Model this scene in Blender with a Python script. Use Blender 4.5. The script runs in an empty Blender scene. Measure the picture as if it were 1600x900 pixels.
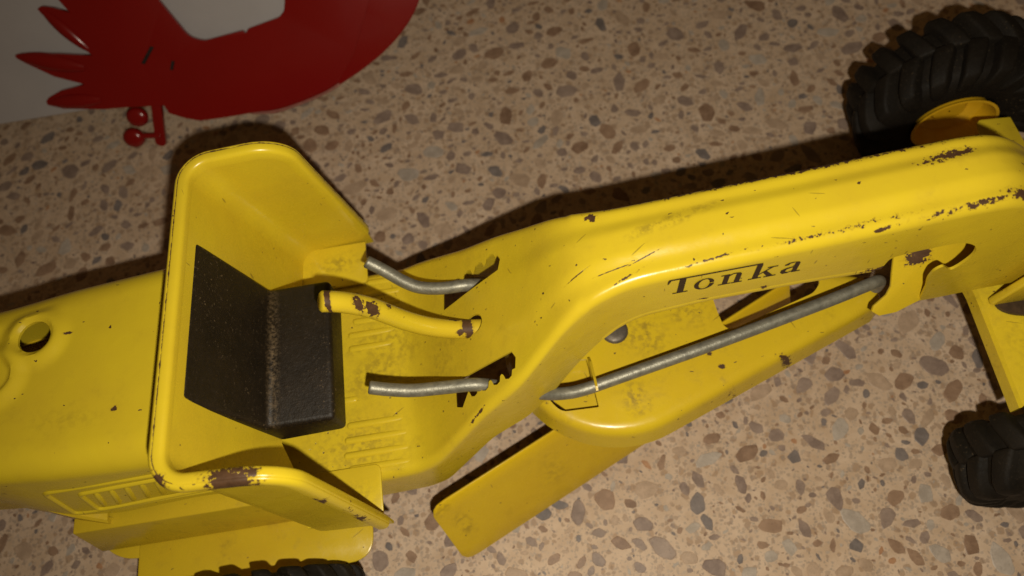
import bpy, bmesh, math, random
import numpy as np
from mathutils import Vector, Matrix

S = 0.001                       # everything below is laid out in millimetres
scene = bpy.context.scene
col = scene.collection
rnd = random.Random(7)

# ------------------------------------------------------------------ camera
CAM = (0.0, -87.83, 290.0)
AX = ((0.98671371, -0.14111777, -0.08050985),       # camera right
      (-0.16178732, -0.89878502, -0.40744368),      # camera down
      (-0.0148635, 0.41505573, -0.90967456))        # camera forward
cd = bpy.data.cameras.new('camera')
cam = bpy.data.objects.new('camera', cd)
col.objects.link(cam)
m = Matrix.Identity(4)
for i in range(3):
    m[i][0] = AX[0][i]; m[i][1] = -AX[1][i]; m[i][2] = -AX[2][i]; m[i][3] = CAM[i] * S
cam.matrix_world = m
cd.sensor_width = 36.0
cd.lens = 36.0 * 1155.0 / 1600.0
cd.clip_start = 0.01; cd.clip_end = 50
cd.dof.use_dof = True
cd.dof.focus_distance = 0.215
cd.dof.aperture_fstop = 12.5
scene.camera = cam

# ------------------------------------------------------------------ light: a phone flash beside the lens, dim warm room
w = bpy.data.worlds.new('World'); scene.world = w; w.use_nodes = True
bg = w.node_tree.nodes['Background']
bg.inputs[0].default_value = (1.0, 0.56, 0.20, 1); bg.inputs[1].default_value = 0.048
ld = bpy.data.lights.new('phone_flash', 'SPOT')
ld.energy = 2.75; ld.color = (1.0, 0.90, 0.73); ld.shadow_soft_size = 0.0022
ld.spot_size = math.radians(132); ld.spot_blend = 0.85
lo = bpy.data.objects.new('phone_flash', ld); col.objects.link(lo)
lm = m.copy()
off = [AX[0][i] * 13 + AX[1][i] * 19 - AX[2][i] * 20 for i in range(3)]
for i in range(3): lm[i][3] = (CAM[i] + off[i]) * S
lo.matrix_world = lm @ Matrix.Rotation(math.radians(-8), 4, 'Y')
scene.view_settings.view_transform = 'Standard'
scene.view_settings.look = 'None'
scene.view_settings.exposure = 0.0
scene.view_settings.gamma = 1.0
scene.cycles.max_bounces = 6

# ------------------------------------------------------------------ node helpers
def new_mat(name):
    mt = bpy.data.materials.new(name); mt.use_nodes = True
    nt = mt.node_tree
    return mt, nt, nt.nodes['Principled BSDF']

class N:
    """small wrapper for building node trees"""
    def __init__(s, nt): s.nt = nt
    def n(s, t, **kw):
        x = s.nt.nodes.new(t)
        for k, v in kw.items(): setattr(x, k, v)
        return x
    def put(s, sock, v):
        if isinstance(v, bpy.types.NodeSocket): s.nt.links.new(v, sock)
        elif v is not None: sock.default_value = v
    def coord(s): return s.n('ShaderNodeTexCoord').outputs['Object']
    def noise(s, vec, scale, detail=3, rough=0.55, dist=0.0):
        x = s.n('ShaderNodeTexNoise'); s.put(x.inputs['Vector'], vec)
        x.inputs['Scale'].default_value = scale; x.inputs['Detail'].default_value = detail
        x.inputs['Roughness'].default_value = rough; x.inputs['Distortion'].default_value = dist
        return x.outputs['Fac'], x.outputs['Color']
    def math(s, op, a, b=None, c=None, clamp=False):
        x = s.n('ShaderNodeMath', operation=op); x.use_clamp = clamp
        s.put(x.inputs[0], a)
        if b is not None: s.put(x.inputs[1], b)
        if c is not None: s.put(x.inputs[2], c)
        return x.outputs[0]
    def ramp(s, v, lo, hi, a=0.0, b=1.0):
        x = s.n('ShaderNodeMapRange'); s.put(x.inputs[0], v)
        x.inputs[1].default_value = lo; x.inputs[2].default_value = hi
        x.inputs[3].default_value = a; x.inputs[4].default_value = b
        return x.outputs[0]
    def mix(s, f, a, b):
        x = s.n('ShaderNodeMix', data_type='RGBA'); s.put(x.inputs[0], f)
        s.put(x.inputs[6], (*a, 1) if isinstance(a, tuple) else a)
        s.put(x.inputs[7], (*b, 1) if isinstance(b, tuple) else b)
        return x.outputs[2]
    def vmath(s, op, a, b=None):
        x = s.n('ShaderNodeVectorMath', operation=op); s.put(x.inputs[0], a)
        if b is not None: s.put(x.inputs[1], b)
        return x.outputs['Vector'] if op != 'LENGTH' else x.outputs['Value']
    def mapping(s, vec, loc=(0, 0, 0), rot=(0, 0, 0), scale=(1, 1, 1), kind='POINT'):
        x = s.n('ShaderNodeMapping', vector_type=kind); s.put(x.inputs[0], vec)
        x.inputs[1].default_value = loc; x.inputs[2].default_value = rot; x.inputs[3].default_value = scale
        return x.outputs[0]
    def bump(s, h, strength, dist, normal=None):
        x = s.n('ShaderNodeBump'); s.put(x.inputs['Height'], h)
        x.inputs['Strength'].default_value = strength; x.inputs['Distance'].default_value = dist
        if normal is not None: s.put(x.inputs['Normal'], normal)
        return x.outputs['Normal']

YELLOW = (0.67, 0.51, 0.022)
BARE = (0.062, 0.030, 0.013)

def yellow_paint(name, chips=(), dirt=0.35, specks=0.5, seed=0.0, smudges=(), base=YELLOW, wear=None):
    """aged yellow enamel; chips: (centre mm, radii mm, angle deg, raggedness) patches of bare brown metal;
    smudges: the same, of rubbed-in dirt."""
    mt, nt, P = new_mat(name); q = N(nt)
    co = q.coord()
    pv = q.vmath('ADD', co, (seed, seed * 0.7, seed * 0.3))
    f1, _ = q.noise(pv, 28, 4, 0.6)
    f2, _ = q.noise(pv, 160, 5, 0.65, 0.4)
    f3, _ = q.noise(pv, 520, 3, 0.6)
    f4, _ = q.noise(pv, 1400, 2, 0.5)
    c = q.mix(q.ramp(f1, 0.35, 0.7), base, (base[0] * 0.90, base[1] * 0.86, base[2] * 1.1))
    # rubbed-in grime: broad cloud broken up by fine grain
    g = q.math('MULTIPLY', q.ramp(f2, 0.50, 0.78), q.ramp(f3, 0.40, 0.66))
    g = q.math('MULTIPLY', g, q.ramp(f1, 0.38, 0.62))
    g = q.math('MULTIPLY', g, dirt, clamp=True)
    for (ce, ra, an, am) in smudges:
        mp = q.mapping(co, tuple(v * S for v in ce), (0, 0, math.radians(an)), tuple(v * S for v in ra), 'TEXTURE')
        d = q.vmath('LENGTH', mp)
        d = q.math('ADD', d, q.ramp(f2, 0.2, 0.8, -0.5, 0.5))
        k = q.math('MULTIPLY', q.ramp(d, 1.1, 0.1), q.ramp(f3, 0.42, 0.62))
        g = q.math('MAXIMUM', g, q.math('MULTIPLY', k, am))
    c = q.mix(q.math('MULTIPLY', g, 0.72), c, (0.135, 0.085, 0.018))
    # tiny nicks, a few of them drawn out into short scratches
    wob = q.vmath('ADD', pv, q.mapping(q.noise(pv, 600, 2)[1], (-0.0009, -0.0009, -0.0009), (0, 0, 0), (0.0018, 0.0018, 0.0018)))
    sv = q.mapping(wob, (0, 0, 0), (0.2, 0.1, 0.5), (420, 1300, 1100))
    vo = q.n('ShaderNodeTexVoronoi', feature='F1'); q.put(vo.inputs['Vector'], sv); vo.inputs['Scale'].default_value = 1.0
    sep = q.n('ShaderNodeSeparateColor'); q.put(sep.inputs[0], vo.outputs['Color'])
    keep = q.math('GREATER_THAN', sep.outputs[0], 1.0 - 0.022 * specks)
    near = q.math('LESS_THAN', q.math('ADD', vo.outputs['Distance'], q.ramp(f4, 0, 1, -0.15, 0.15)), 0.25)
    nick = q.math('MULTIPLY', keep, near)
    sv2 = q.mapping(wob, (0.01, 0.02, 0), (0, 0, -0.35), (640, 640, 640))
    vo2 = q.n('ShaderNodeTexVoronoi', feature='F1'); q.put(vo2.inputs['Vector'], sv2); vo2.inputs['Scale'].default_value = 1.0
    sep2 = q.n('ShaderNodeSeparateColor'); q.put(sep2.inputs[0], vo2.outputs['Color'])
    nick2 = q.math('MULTIPLY', q.math('GREATER_THAN', sep2.outputs[1], 1.0 - 0.02 * specks),
                   q.math('LESS_THAN', q.math('ADD', vo2.outputs['Distance'], q.ramp(f3, 0, 1, -0.2, 0.25)), 0.22))
    hair = None
    for hr, hs in ((0.30, 0.0), (1.25, 0.4), (-0.55, 0.9)):
        hv = q.mapping(q.mapping(pv, (hs, hs * 0.5, 0), (0, 0, hr)), (0, 0, 0), (0, 0, 0), (120, 1900, 300))
        v3 = q.n('ShaderNodeTexVoronoi', feature='F1'); q.put(v3.inputs['Vector'], hv); v3.inputs['Scale'].default_value = 1.0
        s3 = q.n('ShaderNodeSeparateColor'); q.put(s3.inputs[0], v3.outputs['Color'])
        k3 = q.math('MULTIPLY', q.math('GREATER_THAN', s3.outputs[0], 1.0 - 0.0035 * specks), q.math('LESS_THAN', v3.outputs['Distance'], 0.34))
        hair = k3 if hair is None else q.math('MAXIMUM', hair, k3)
    c = q.mix(q.math('MULTIPLY', hair, 0.55), c, (0.13, 0.08, 0.02))
    mask = q.math('MAXIMUM', nick, nick2)
    stain = None
    for (ce, ra, an, rg) in chips:
        mp = q.mapping(co, tuple(v * S for v in ce), (0, 0, math.radians(an)), tuple(v * S for v in ra), 'TEXTURE')
        d = q.vmath('LENGTH', mp)
        d = q.math('ADD', d, q.math('MULTIPLY', q.ramp(f3, 0.25, 0.75, -0.5, 0.5), rg))
        d = q.math('ADD', d, q.math('MULTIPLY', q.ramp(f4, 0.25, 0.75, -0.5, 0.5), rg * 0.6))
        mask = q.math('MAXIMUM', mask, q.math('LESS_THAN', d, 0.85))
        stain = q.ramp(d, 0.85, 1.25, 1.0, 0.0) if stain is None else q.math('MAXIMUM', stain, q.ramp(d, 0.85, 1.25, 1.0, 0.0))
    if wear:                     # wear carried by the mesh along its worn edges
        at = q.n('ShaderNodeAttribute', attribute_name='wear')
        fl, _ = q.noise(q.mapping(co, scale=(1, 1, 1)), 330, 4, 0.7)
        k = q.math('GREATER_THAN', q.math('ADD', at.outputs['Fac'], q.ramp(fl, 0.2, 0.8, -0.5, 0.5)), wear)
        mask = q.math('MAXIMUM', mask, k)
    if stain is not None: c = q.mix(q.math('MULTIPLY', stain, 0.35, clamp=True), c, (0.22, 0.12, 0.02))
    bare = q.mix(q.ramp(f3, 0.3, 0.7), BARE, (0.105, 0.052, 0.024))
    c = q.mix(mask, c, bare)
    q.put(P.inputs['Base Color'], c)
    ro = q.ramp(f2, 0.3, 0.7, 0.20, 0.33)
    ro = q.math('ADD', ro, q.math('MULTIPLY', q.math('MAXIMUM', mask, g), 0.25))
    q.put(P.inputs['Roughness'], ro)
    P.inputs['Specular IOR Level'].default_value = 0.4
    h = q.math('ADD', q.math('MULTIPLY', mask, -1.0), q.math('MULTIPLY', f2, 0.45))
    h = q.math('ADD', h, q.math('MULTIPLY', f3, 0.10))
    dent, _ = q.noise(pv, 55, 2, 0.5)
    h = q.math('ADD', h, q.math('MULTIPLY', dent, 2.6))
    q.put(P.inputs['Normal'], q.bump(h, 0.35, 0.00035))
    return mt

# ------------------------------------------------------------------ mesh helpers
def link(name, verts, faces, mat, parent=None, smooth=None, mats=None, fmat=None):
    me = bpy.data.meshes.new(name)
    me.from_pydata([tuple(c * S for c in v) for v in verts], [], faces)
    for mm in (mats or [mat]): me.materials.append(mm)
    if fmat is not None: me.polygons.foreach_set('material_index', fmat)
    bm = bmesh.new(); bm.from_mesh(me); bmesh.ops.recalc_face_normals(bm, faces=bm.faces); bm.to_mesh(me); bm.free()
    me.validate()
    o = bpy.data.objects.new(name, me); col.objects.link(o)
    if parent: o.parent = parent
    if smooth: shade(o, smooth)
    return o

def shade(o, ang):
    me = o.data
    me.polygons.foreach_set('use_smooth', [True] * len(me.polygons))
    me.set_sharp_from_angle(angle=math.radians(ang)); me.update()

def bake(o, mods, smooth=40):
    """apply modifiers given as (type, settings) without operators"""
    for t, kw in mods:
        md = o.modifiers.new(t, t)
        for k, v in kw.items(): setattr(md, k, v)
    bpy.context.view_layer.update()
    dg = bpy.context.evaluated_depsgraph_get()
    me = bpy.data.meshes.new_from_object(o.evaluated_get(dg), preserve_all_data_layers=True, depsgraph=dg)
    o.modifiers.clear(); old = o.data; nm = old.name
    o.data = me; bpy.data.meshes.remove(old); me.name = nm
    if smooth: shade(o, smooth)
    return o

def drop(*os_):
    for o in os_:
        me = o.data; bpy.data.objects.remove(o); bpy.data.meshes.remove(me)

def prism(poly, z0, z1, axis='z'):
    """closed prism over a polygon; axis z: poly in XY, axis y: poly in XZ, axis x: poly in YZ"""
    n = len(poly)
    def P(a, b, h): return (a, b, h) if axis == 'z' else ((a, h, b) if axis == 'y' else (h, a, b))
    v = [P(a, b, z0) for a, b in poly] + [P(a, b, z1) for a, b in poly]
    f = [tuple(range(n)), tuple(range(2 * n - 1, n - 1, -1))] + [(i, i + n, (i + 1) % n + n, (i + 1) % n) for i in range(n)]
    return v, f

def bevelled(name, vf, mat, parent, width=1.0, seg=3, smooth=35, angle=30):
    o = link(name, vf[0], vf[1], mat, parent)
    return bake(o, [('BEVEL', dict(width=width * S, segments=seg, limit_method='ANGLE', angle_limit=math.radians(angle)))], smooth)

def fillet(poly, r, n=5):
    """round the corners of a polygon; r number or list"""
    out = []
    L = len(poly)
    for i in range(L):
        a, b, c = Vector(poly[i - 1]), Vector(poly[i]), Vector(poly[(i + 1) % L])
        rr = r[i] if isinstance(r, (list, tuple)) else r
        if rr <= 0: out.append(tuple(b)); continue
        u, v_ = (a - b), (c - b)
        d = min(rr, u.length * 0.48, v_.length * 0.48)
        p0, p1 = b + u.normalized() * d, b + v_.normalized() * d
        for k in range(n + 1):
            t = k / n
            out.append(tuple((1 - t) ** 2 * p0 + 2 * t * (1 - t) * b + t * t * p1))
    return out

def tube(name, pts, r, mat, parent, seg=14, sub=6, caps=True, wear=None):
    """round rod along a smoothed path"""
    P = [Vector(p) for p in pts]; path = []
    for i in range(len(P) - 1):
        p0, p1, p2, p3 = P[max(i - 1, 0)], P[i], P[i + 1], P[min(i + 2, len(P) - 1)]
        for k in range(sub):
            t = k / sub
            path.append(0.5 * ((2 * p1) + (p2 - p0) * t + (2 * p0 - 5 * p1 + 4 * p2 - p3) * t * t + (3 * p1 - p0 - 3 * p2 + p3) * t ** 3))
    path.append(P[-1])
    v, f = [], []
    t0 = (path[1] - path[0]).normalized(); nrm = t0.orthogonal().normalized()
    rings = []
    for i, p in enumerate(path):
        t = (path[min(i + 1, len(path) - 1)] - path[max(i - 1, 0)]).normalized()
        nrm = (nrm - t * nrm.dot(t)).normalized(); b = t.cross(nrm)
        rings.append((p, nrm.copy(), b, t))
    def ring(p, a, b, rr):
        s = len(v)
        for k in range(seg):
            an = 2 * math.pi * k / seg
            v.append(tuple(p + (a * math.cos(an) + b * math.sin(an)) * rr))
        return s
    idx = []
    if caps:
        p, a, b, t = rings[0]
        idx.append(ring(p - t * 0.0, a, b, r * 0.82)); idx.append(ring(p + t * r * 0.18, a, b, r))
    else: idx.append(ring(*rings[0][:3], r))
    for p, a, b, t in rings[1:-1]: idx.append(ring(p, a, b, r))
    p, a, b, t = rings[-1]
    if caps: idx.append(ring(p - t * r * 0.18, a, b, r)); idx.append(ring(p, a, b, r * 0.82))
    else: idx.append(ring(p, a, b, r))
    for s0, s1 in zip(idx, idx[1:]):
        for k in range(seg): f.append((s0 + k, s0 + (k + 1) % seg, s1 + (k + 1) % seg, s1 + k))
    f.append(tuple(range(idx[0], idx[0] + seg))); f.append(tuple(range(idx[-1], idx[-1] + seg)))
    return link(name, v, f, mat, parent, smooth=50)

def grid(nu, nv, fn):
    v = [fn(i, j) for i in range(nu) for j in range(nv)]
    f = [(i * nv + j, (i + 1) * nv + j, (i + 1) * nv + j + 1, i * nv + j + 1) for i in range(nu - 1) for j in range(nv - 1)]
    return v, f

def smooth_interp(x, xs, ys, r=3.0):
    """piecewise-linear curve softened over +-r"""
    k = np.linspace(-r, r, 9); wgt = np.cos(k / r * math.pi / 2) ** 2 + 1e-6
    return float((np.interp(x + k, xs, ys) * wgt).sum() / wgt.sum())

def empty(name, loc=(0, 0, 0)):
    o = bpy.data.objects.new(name, None); col.objects.link(o); o.location = [c * S for c in loc]
    o.empty_display_size = 0.02
    return o

def tag(o, label=None, cat=None, group=None, kind=None):
    if label: o['label'] = label
    if cat: o['category'] = cat
    if group: o['group'] = group
    if kind: o['kind'] = kind
    return o

# ------------------------------------------------------------------ terrazzo floor
def terrazzo_base():
    mt, nt, P = new_mat('terrazzo_cement'); q = N(nt); co = q.coord()
    f1, _ = q.noise(co, 14, 4, 0.6); f2, _ = q.noise(co, 120, 5, 0.65); f3, _ = q.noise(co, 700, 3, 0.6)
    c = q.mix(q.ramp(f2, 0.36, 0.66), (0.52, 0.38, 0.262), (0.65, 0.50, 0.37))
    c = q.mix(q.ramp(f1, 0.35, 0.7), c, q.mix(0.35, c, (0.40, 0.27, 0.16)))
    cols = [(0.33, 0.20, 0.11), (0.25, 0.165, 0.11), (0.42, 0.34, 0.27), (0.22, 0.18, 0.155)]
    dv = q.vmath('ADD', co, q.mapping(q.noise(co, 420, 2)[1], (-0.0012, -0.0012, 0), (0, 0, 0), (0.0024, 0.0024, 0)))
    for k, (sc, th) in enumerate(((310, 0.70), (520, 0.62), (900, 0.60))):
        vo = q.n('ShaderNodeTexVoronoi', voronoi_dimensions='2D', feature='F1')
        q.put(vo.inputs['Vector'], q.vmath('ADD', dv, (0.13 * k, 0.07 * k, 0))); vo.inputs['Scale'].default_value = sc
        sp = q.n('ShaderNodeSeparateColor'); q.put(sp.inputs[0], vo.outputs['Color'])
        on = q.math('MULTIPLY', q.math('GREATER_THAN', sp.outputs[0], th),
                    q.math('LESS_THAN', vo.outputs['Distance'], q.ramp(sp.outputs[1], 0, 1, 0.22, 0.46)))
        cc = q.mix(q.ramp(sp.outputs[2], 0, 1), cols[k], cols[(k + 1) % 4])
        c = q.mix(q.math('MULTIPLY', on, 0.58), c, cc)
    c = q.mix(q.ramp(f3, 0.62, 0.75, 0, 0.5), c, (0.26, 0.17, 0.10))
    q.put(P.inputs['Base Color'], c)
    q.put(P.inputs['Roughness'], q.ramp(f2, 0.3, 0.7, 0.42, 0.58)); P.inputs['Specular IOR Level'].default_value = 0.3
    q.put(P.inputs['Normal'], q.bump(f3, 0.12, 0.0003))
    return mt

def stone(name, ca, cb):
    mt, nt, P = new_mat(name); q = N(nt); co = q.n('ShaderNodeNewGeometry').outputs['Position']
    oi = q.n('ShaderNodeObjectInfo')
    f2, _ = q.noise(co, 260, 4, 0.6); f3, _ = q.noise(co, 1300, 2, 0.6)
    big, _ = q.noise(co, 90, 2, 0.5)
    t = q.math('ADD', q.math('MULTIPLY', oi.outputs['Random'], 0.7), q.ramp(big, 0.3, 0.7, -0.25, 0.45), clamp=True)
    c = q.mix(t, ca, cb)
    c = q.mix(q.ramp(f2, 0.42, 0.7, 0, 0.35), c, tuple(min(1, x * 1.5 + 0.03) for x in cb))
    c = q.mix(q.ramp(f3, 0.55, 0.72, 0, 0.30), c, tuple(x * 0.5 for x in ca))
    q.put(P.inputs['Base Color'], c)
    P.inputs['Roughness'].default_value = 0.42; P.inputs['Specular IOR Level'].default_value = 0.3
    return mt

M_BASE = terrazzo_base()
STONES = [stone('mauve_grey_stone', (0.20, 0.142, 0.115), (0.31, 0.232, 0.185)),
          stone('brown_stone', (0.20, 0.122, 0.078), (0.32, 0.208, 0.135)),
          stone('slate_stone', (0.135, 0.113, 0.105), (0.215, 0.18, 0.165)),
          stone('tan_stone', (0.36, 0.255, 0.175), (0.44, 0.32, 0.225)),
          stone('pale_grey_stone', (0.33, 0.275, 0.225), (0.43, 0.37, 0.31)),
          stone('rust_stone', (0.33, 0.165, 0.085), (0.42, 0.24, 0.13))]
SW = [0.34, 0.25, 0.10, 0.15, 0.13, 0.03]

FL = 1600.0
floor = link('floor', [(-FL, -FL, 0), (FL, -FL, 0), (FL, FL, 0), (-FL, FL, 0)], [(0, 1, 2, 3)], M_BASE)
tag(floor, kind='structure')

def project(p):
    d = [p[i] - CAM[i] for i in range(3)]
    x, y, z = (sum(AX[k][i] * d[i] for i in range(3)) for k in range(3))
    return (800 + 1155 * x / z, 450 + 1155 * y / z, z) if z > 1 else (9e9, 9e9, z)

def chip_outline(r):
    n = r.randint(5, 8); el = r.uniform(1.0, 2.1); an = r.uniform(0, math.pi)
    a0 = r.uniform(0, 6.28); pts = []
    for k in range(n):
        a = a0 + (k + r.uniform(-0.30, 0.30)) / n * 2 * math.pi
        rad = r.uniform(0.72, 1.08)
        x, y = rad * math.cos(a) * el ** 0.5, rad * math.sin(a) / el ** 0.5
        pts.append((x * math.cos(an) - y * math.sin(an), x * math.sin(an) + y * math.cos(an)))
    return fillet(pts, 0.16, 2)

def chip_mesh_data(out, size, h):
    n = len(out)
    v = [(x * size, y * size, -0.4) for x, y in out] + [(x * size, y * size, h * 0.35) for x, y in out] + \
        [(x * size * 0.93, y * size * 0.93, h) for x, y in out]
    f = [(i, (i + 1) % n, n + (i + 1) % n, n + i) for i in range(n)] + [(n + i, n + (i + 1) % n, 2 * n + (i + 1) % n, 2 * n + i) for i in range(n)]
    f.append(tuple(range(2 * n, 3 * n)))
    return v, f

cell = 8.0; cells = {}
def free(x, y, r):
    ci, cj = int(x // cell), int(y // cell)
    for i in range(ci - 2, ci + 3):
        for j in range(cj - 2, cj + 3):
            for (a, b, c) in cells.get((i, j), ()):
                if (a - x) ** 2 + (b - y) ** 2 < (r + c) ** 2 * 1.02: return False
    return True
def put(x, y, r): cells.setdefault((int(x // cell), int(y // cell)), []).append((x, y, r))

chips = []
for k in range(36000):
    u = k / 36000
    r = 2.7 * (1 - u) ** 5.0 + 1.65 * (1 - u) ** 1.3 + 0.50
    if k < 5200 and rnd.random() < 0.55: continue
    x, y = rnd.uniform(-330, 330), rnd.uniform(-140, 350)
    r *= rnd.uniform(0.8, 1.15)
    if free(x, y, r):
        put(x, y, r); chips.append((x, y, r))
def seen(c):
    u, v_, z = project((c[0], c[1], 0)); mg = 30
    return -mg < u < 1600 + mg and -mg < v_ < 900 + mg
vis = sorted((c for c in chips if seen(c)), key=lambda c: -c[2] / project((c[0], c[1], 0))[2])
single = set(vis[:300])
shapes = [chip_outline(rnd) for _ in range(40)]
proto = {}
sv, sf, sm = [], [], []
for c in chips:
    x, y, r = c
    mi = rnd.choices(range(6), SW)[0]
    if mi == 5 and r > 2.4: mi = 3
    si = rnd.randrange(40); rot = rnd.uniform(0, 6.283)
    if c in single:
        key = (si, mi)
        if key not in proto:
            vv, ff = chip_mesh_data(shapes[si], 1.0, 0.05)
            me = bpy.data.meshes.new('stone_chip')
            me.from_pydata([(a * S, b * S, (0.16 if z > 0.04 else (0.06 if z > 0 else -0.4)) * S) for a, b, z in vv], [], ff)
            me.materials.append(STONES[mi]); proto[key] = me
        o = bpy.data.objects.new('stone_chip', proto[key]); col.objects.link(o)
        o.location = (x * S, y * S, 0); o.rotation_euler = (0, 0, rot); o.scale = (r, r, 1); o.parent = floor
    else:
        vv, ff = chip_mesh_data(shapes[si], r, 0.12)
        b = len(sv); cs, sn = math.cos(rot), math.sin(rot)
        sv += [(x + a * cs - d * sn, y + a * sn + d * cs, z) for a, d, z in vv]
        sf += [tuple(b + i for i in t) for t in ff]; sm += [mi] * len(ff)
gr = link('stone_grains', sv, sf, None, floor, mats=STONES, fmat=sm)
gr['kind'] = 'stuff'

# ------------------------------------------------------------------ shared materials
def plain(name, c, rough, metal=0.0, spec=0.5, nscale=300, namt=0.15, bump=0.1, c2=None, rv=1.0):
    mt, nt, P = new_mat(name); q = N(nt); co = q.coord()
    f, _ = q.noise(co, nscale, 4, 0.6); g, _ = q.noise(co, nscale * 5, 3, 0.6)
    c2 = c2 or tuple(x * (1 - namt * 2) for x in c)
    q.put(P.inputs['Base Color'], q.mix(q.ramp(f, 0.35, 0.68), c, c2))
    q.put(P.inputs['Roughness'], q.ramp(g, 0.3, 0.7, rough - 0.06 * rv, rough + 0.08 * rv))
    P.inputs['Metallic'].default_value = metal; P.inputs['Specular IOR Level'].default_value = spec
    q.put(P.inputs['Normal'], q.bump(q.math('ADD', f, q.math('MULTIPLY', g, 0.4)), bump, 0.0006))
    return mt

def rubber(name, c, speck, rough=0.6, dusty=(), spec=0.35):
    mt, nt, P = new_mat(name); q = N(nt); co = q.coord()
    f, _ = q.noise(co, 120, 4, 0.6); g, _ = q.noise(co, 900, 4, 0.7); h, _ = q.noise(co, 2200, 2, 0.5)
    c_ = q.mix(q.ramp(f, 0.3, 0.7), c, tuple(x * 1.9 for x in c))
    dust = q.math('MULTIPLY', q.ramp(g, 0.58, 0.68), q.ramp(h, 0.47, 0.58))
    lf, _ = q.noise(co, 35, 3, 0.6)
    dust = q.math('MULTIPLY', dust, q.ramp(lf, 0.42, 0.66, 0.12, 1.0))
    for (ce, ra) in dusty:
        d = q.vmath('LENGTH', q.mapping(co, tuple(v * S for v in ce), (0, 0, 0), tuple(v * S for v in ra), 'TEXTURE'))
        dust = q.math('MAXIMUM', dust, q.math('MULTIPLY', q.ramp(d, 1.0, 0.1, 0.0, 0.6), q.ramp(g, 0.42, 0.68)))
    c_ = q.mix(q.math('MULTIPLY', dust, speck, clamp=True), c_, (0.24, 0.165, 0.085))
    q.put(P.inputs['Base Color'], c_)
    q.put(P.inputs['Roughness'], q.ramp(g, 0.3, 0.7, rough - 0.08, rough + 0.12)); P.inputs['Specular IOR Level'].default_value = spec
    q.put(P.inputs['Normal'], q.bump(q.math('ADD', g, q.math('MULTIPLY', f, 1.5)), 0.35, 0.0005))
    return mt

M_STEEL = plain('dull_steel', (0.31, 0.30, 0.24), 0.47, 0.55, 0.5, 420, 0.18, 0.25)
M_SEAT = rubber('black_seat_rubber', (0.0088, 0.0058, 0.0030), 0.9, 0.50, [((-80.2, 0, 78.4), (2.6, 46, 3))])
M_TYRE = rubber('black_tyre_rubber', (0.0058, 0.0042, 0.0026), 0.55, 0.68, (), 0.2)
M_RIM = plain('orange_yellow_plastic', (0.72, 0.42, 0.012), 0.38, 0, 0.5, 90, 0.08, 0.05)
M_RED = plain('red_enamel', (0.205, 0.005, 0.004), 0.22, 0, 0.5, 25, 0.03, 0.015, None, 0.1)
M_SLOT_SHADE = plain('painted_slot_shade', (0.012, 0.004, 0.003), 0.5)  # near-black red: shade of the plate's slits put into the colour
M_WHITE = plain('white_board_paint', (0.40, 0.375, 0.375), 0.5, 0, 0.4, 40, 0.03, 0.05)
M_INK = plain('dark_print', (0.028, 0.014, 0.006), 0.45, 0, 0.4, 700, 0.1, 0.02)
M_RIVET = plain('dull_rivet_steel', (0.16, 0.135, 0.105), 0.5, 0.5, 0.5, 300, 0.2, 0.2)
M_DARKMETAL = plain('dark_bare_metal', (0.075, 0.046, 0.027), 0.5, 0.2, 0.5, 300, 0.25, 0.3)

Y_FRAME = yellow_paint('yellow_enamel_frame', dirt=0.45, specks=0.9, seed=0.0,
    chips=[((112.5, 5.2, 125), (7.2, 1.6, 4), 4, 1.5), ((106.5, 4.3, 124), (2.2, 0.6, 4), 8, 1.4),
           ((126.5, -8.4, 120.5), (5.0, 1.7, 6), -8, 1.2), ((117, -8.9, 121), (7, 0.45, 3), 3, 1.7),
           ((92, -10.6, 120), (2.4, 0.4, 3), 5, 1.6), ((21, 10.5, 114), (1.6, 1.4, 4), 0, 1.8),
           ((48, -9.6, 118), (7, 0.35, 3), 5, 1.8), ((26, -10, 115), (5, 0.35, 3), 20, 1.8), ((-20, -28, 72), (3, 0.4, 4), 30, 1.9),
           ((14, -5.6, 112), (4.2, 0.22, 5), 20, 0.7), ((23, -6.9, 115), (5.5, 0.2, 4), 6, 0.7), ((32, -5.6, 116), (4.5, 0.18, 4), 16, 0.7),
           ((55, -9.7, 121.3), (34, 0.9, 3), 2, 1.4), ((108, -9.8, 124.6), (14, 0.9, 3), 2, 1.25), ((70, 10.9, 119), (44, 1.0, 6), -1, 1.6),
           ((66, -11, 98), (1.3, 3, 0.8), 0, 1.2), ((49, -12.6, 97), (1.5, 3, 0.5), 0, 1.2),
           ((100, -12, 97), (6, 4, 1.1), 0, 1.5)],
    smudges=[((-62, -25, 49), (22, 14, 5), 0, 0.65), ((-50, 10, 49), (22, 16, 8), 0, 0.55), ((-30, -6, 60), (10, 10, 12), 0, 0.5),
             ((-55, -2, 49), (14, 9, 5), 10, 0.7), ((40, 3, 117), (16, 2.2, 5), 12, 0.85), ((-26, 2, 66), (4, 7, 8), 0, 0.8)])
Y_CAB = yellow_paint('yellow_enamel_cab', dirt=0.25, specks=0.25, seed=0.31, smudges=[((-66, 42, 50), (12, 5, 4), 4, 0.7), ((-66, -43, 50), (12, 6, 4), -4, 0.6), ((-70, -50, 60), (14, 5, 16), 0, 0.25), ((-86, 40, 70), (8, 14, 26), 0, 0.22)])
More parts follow.
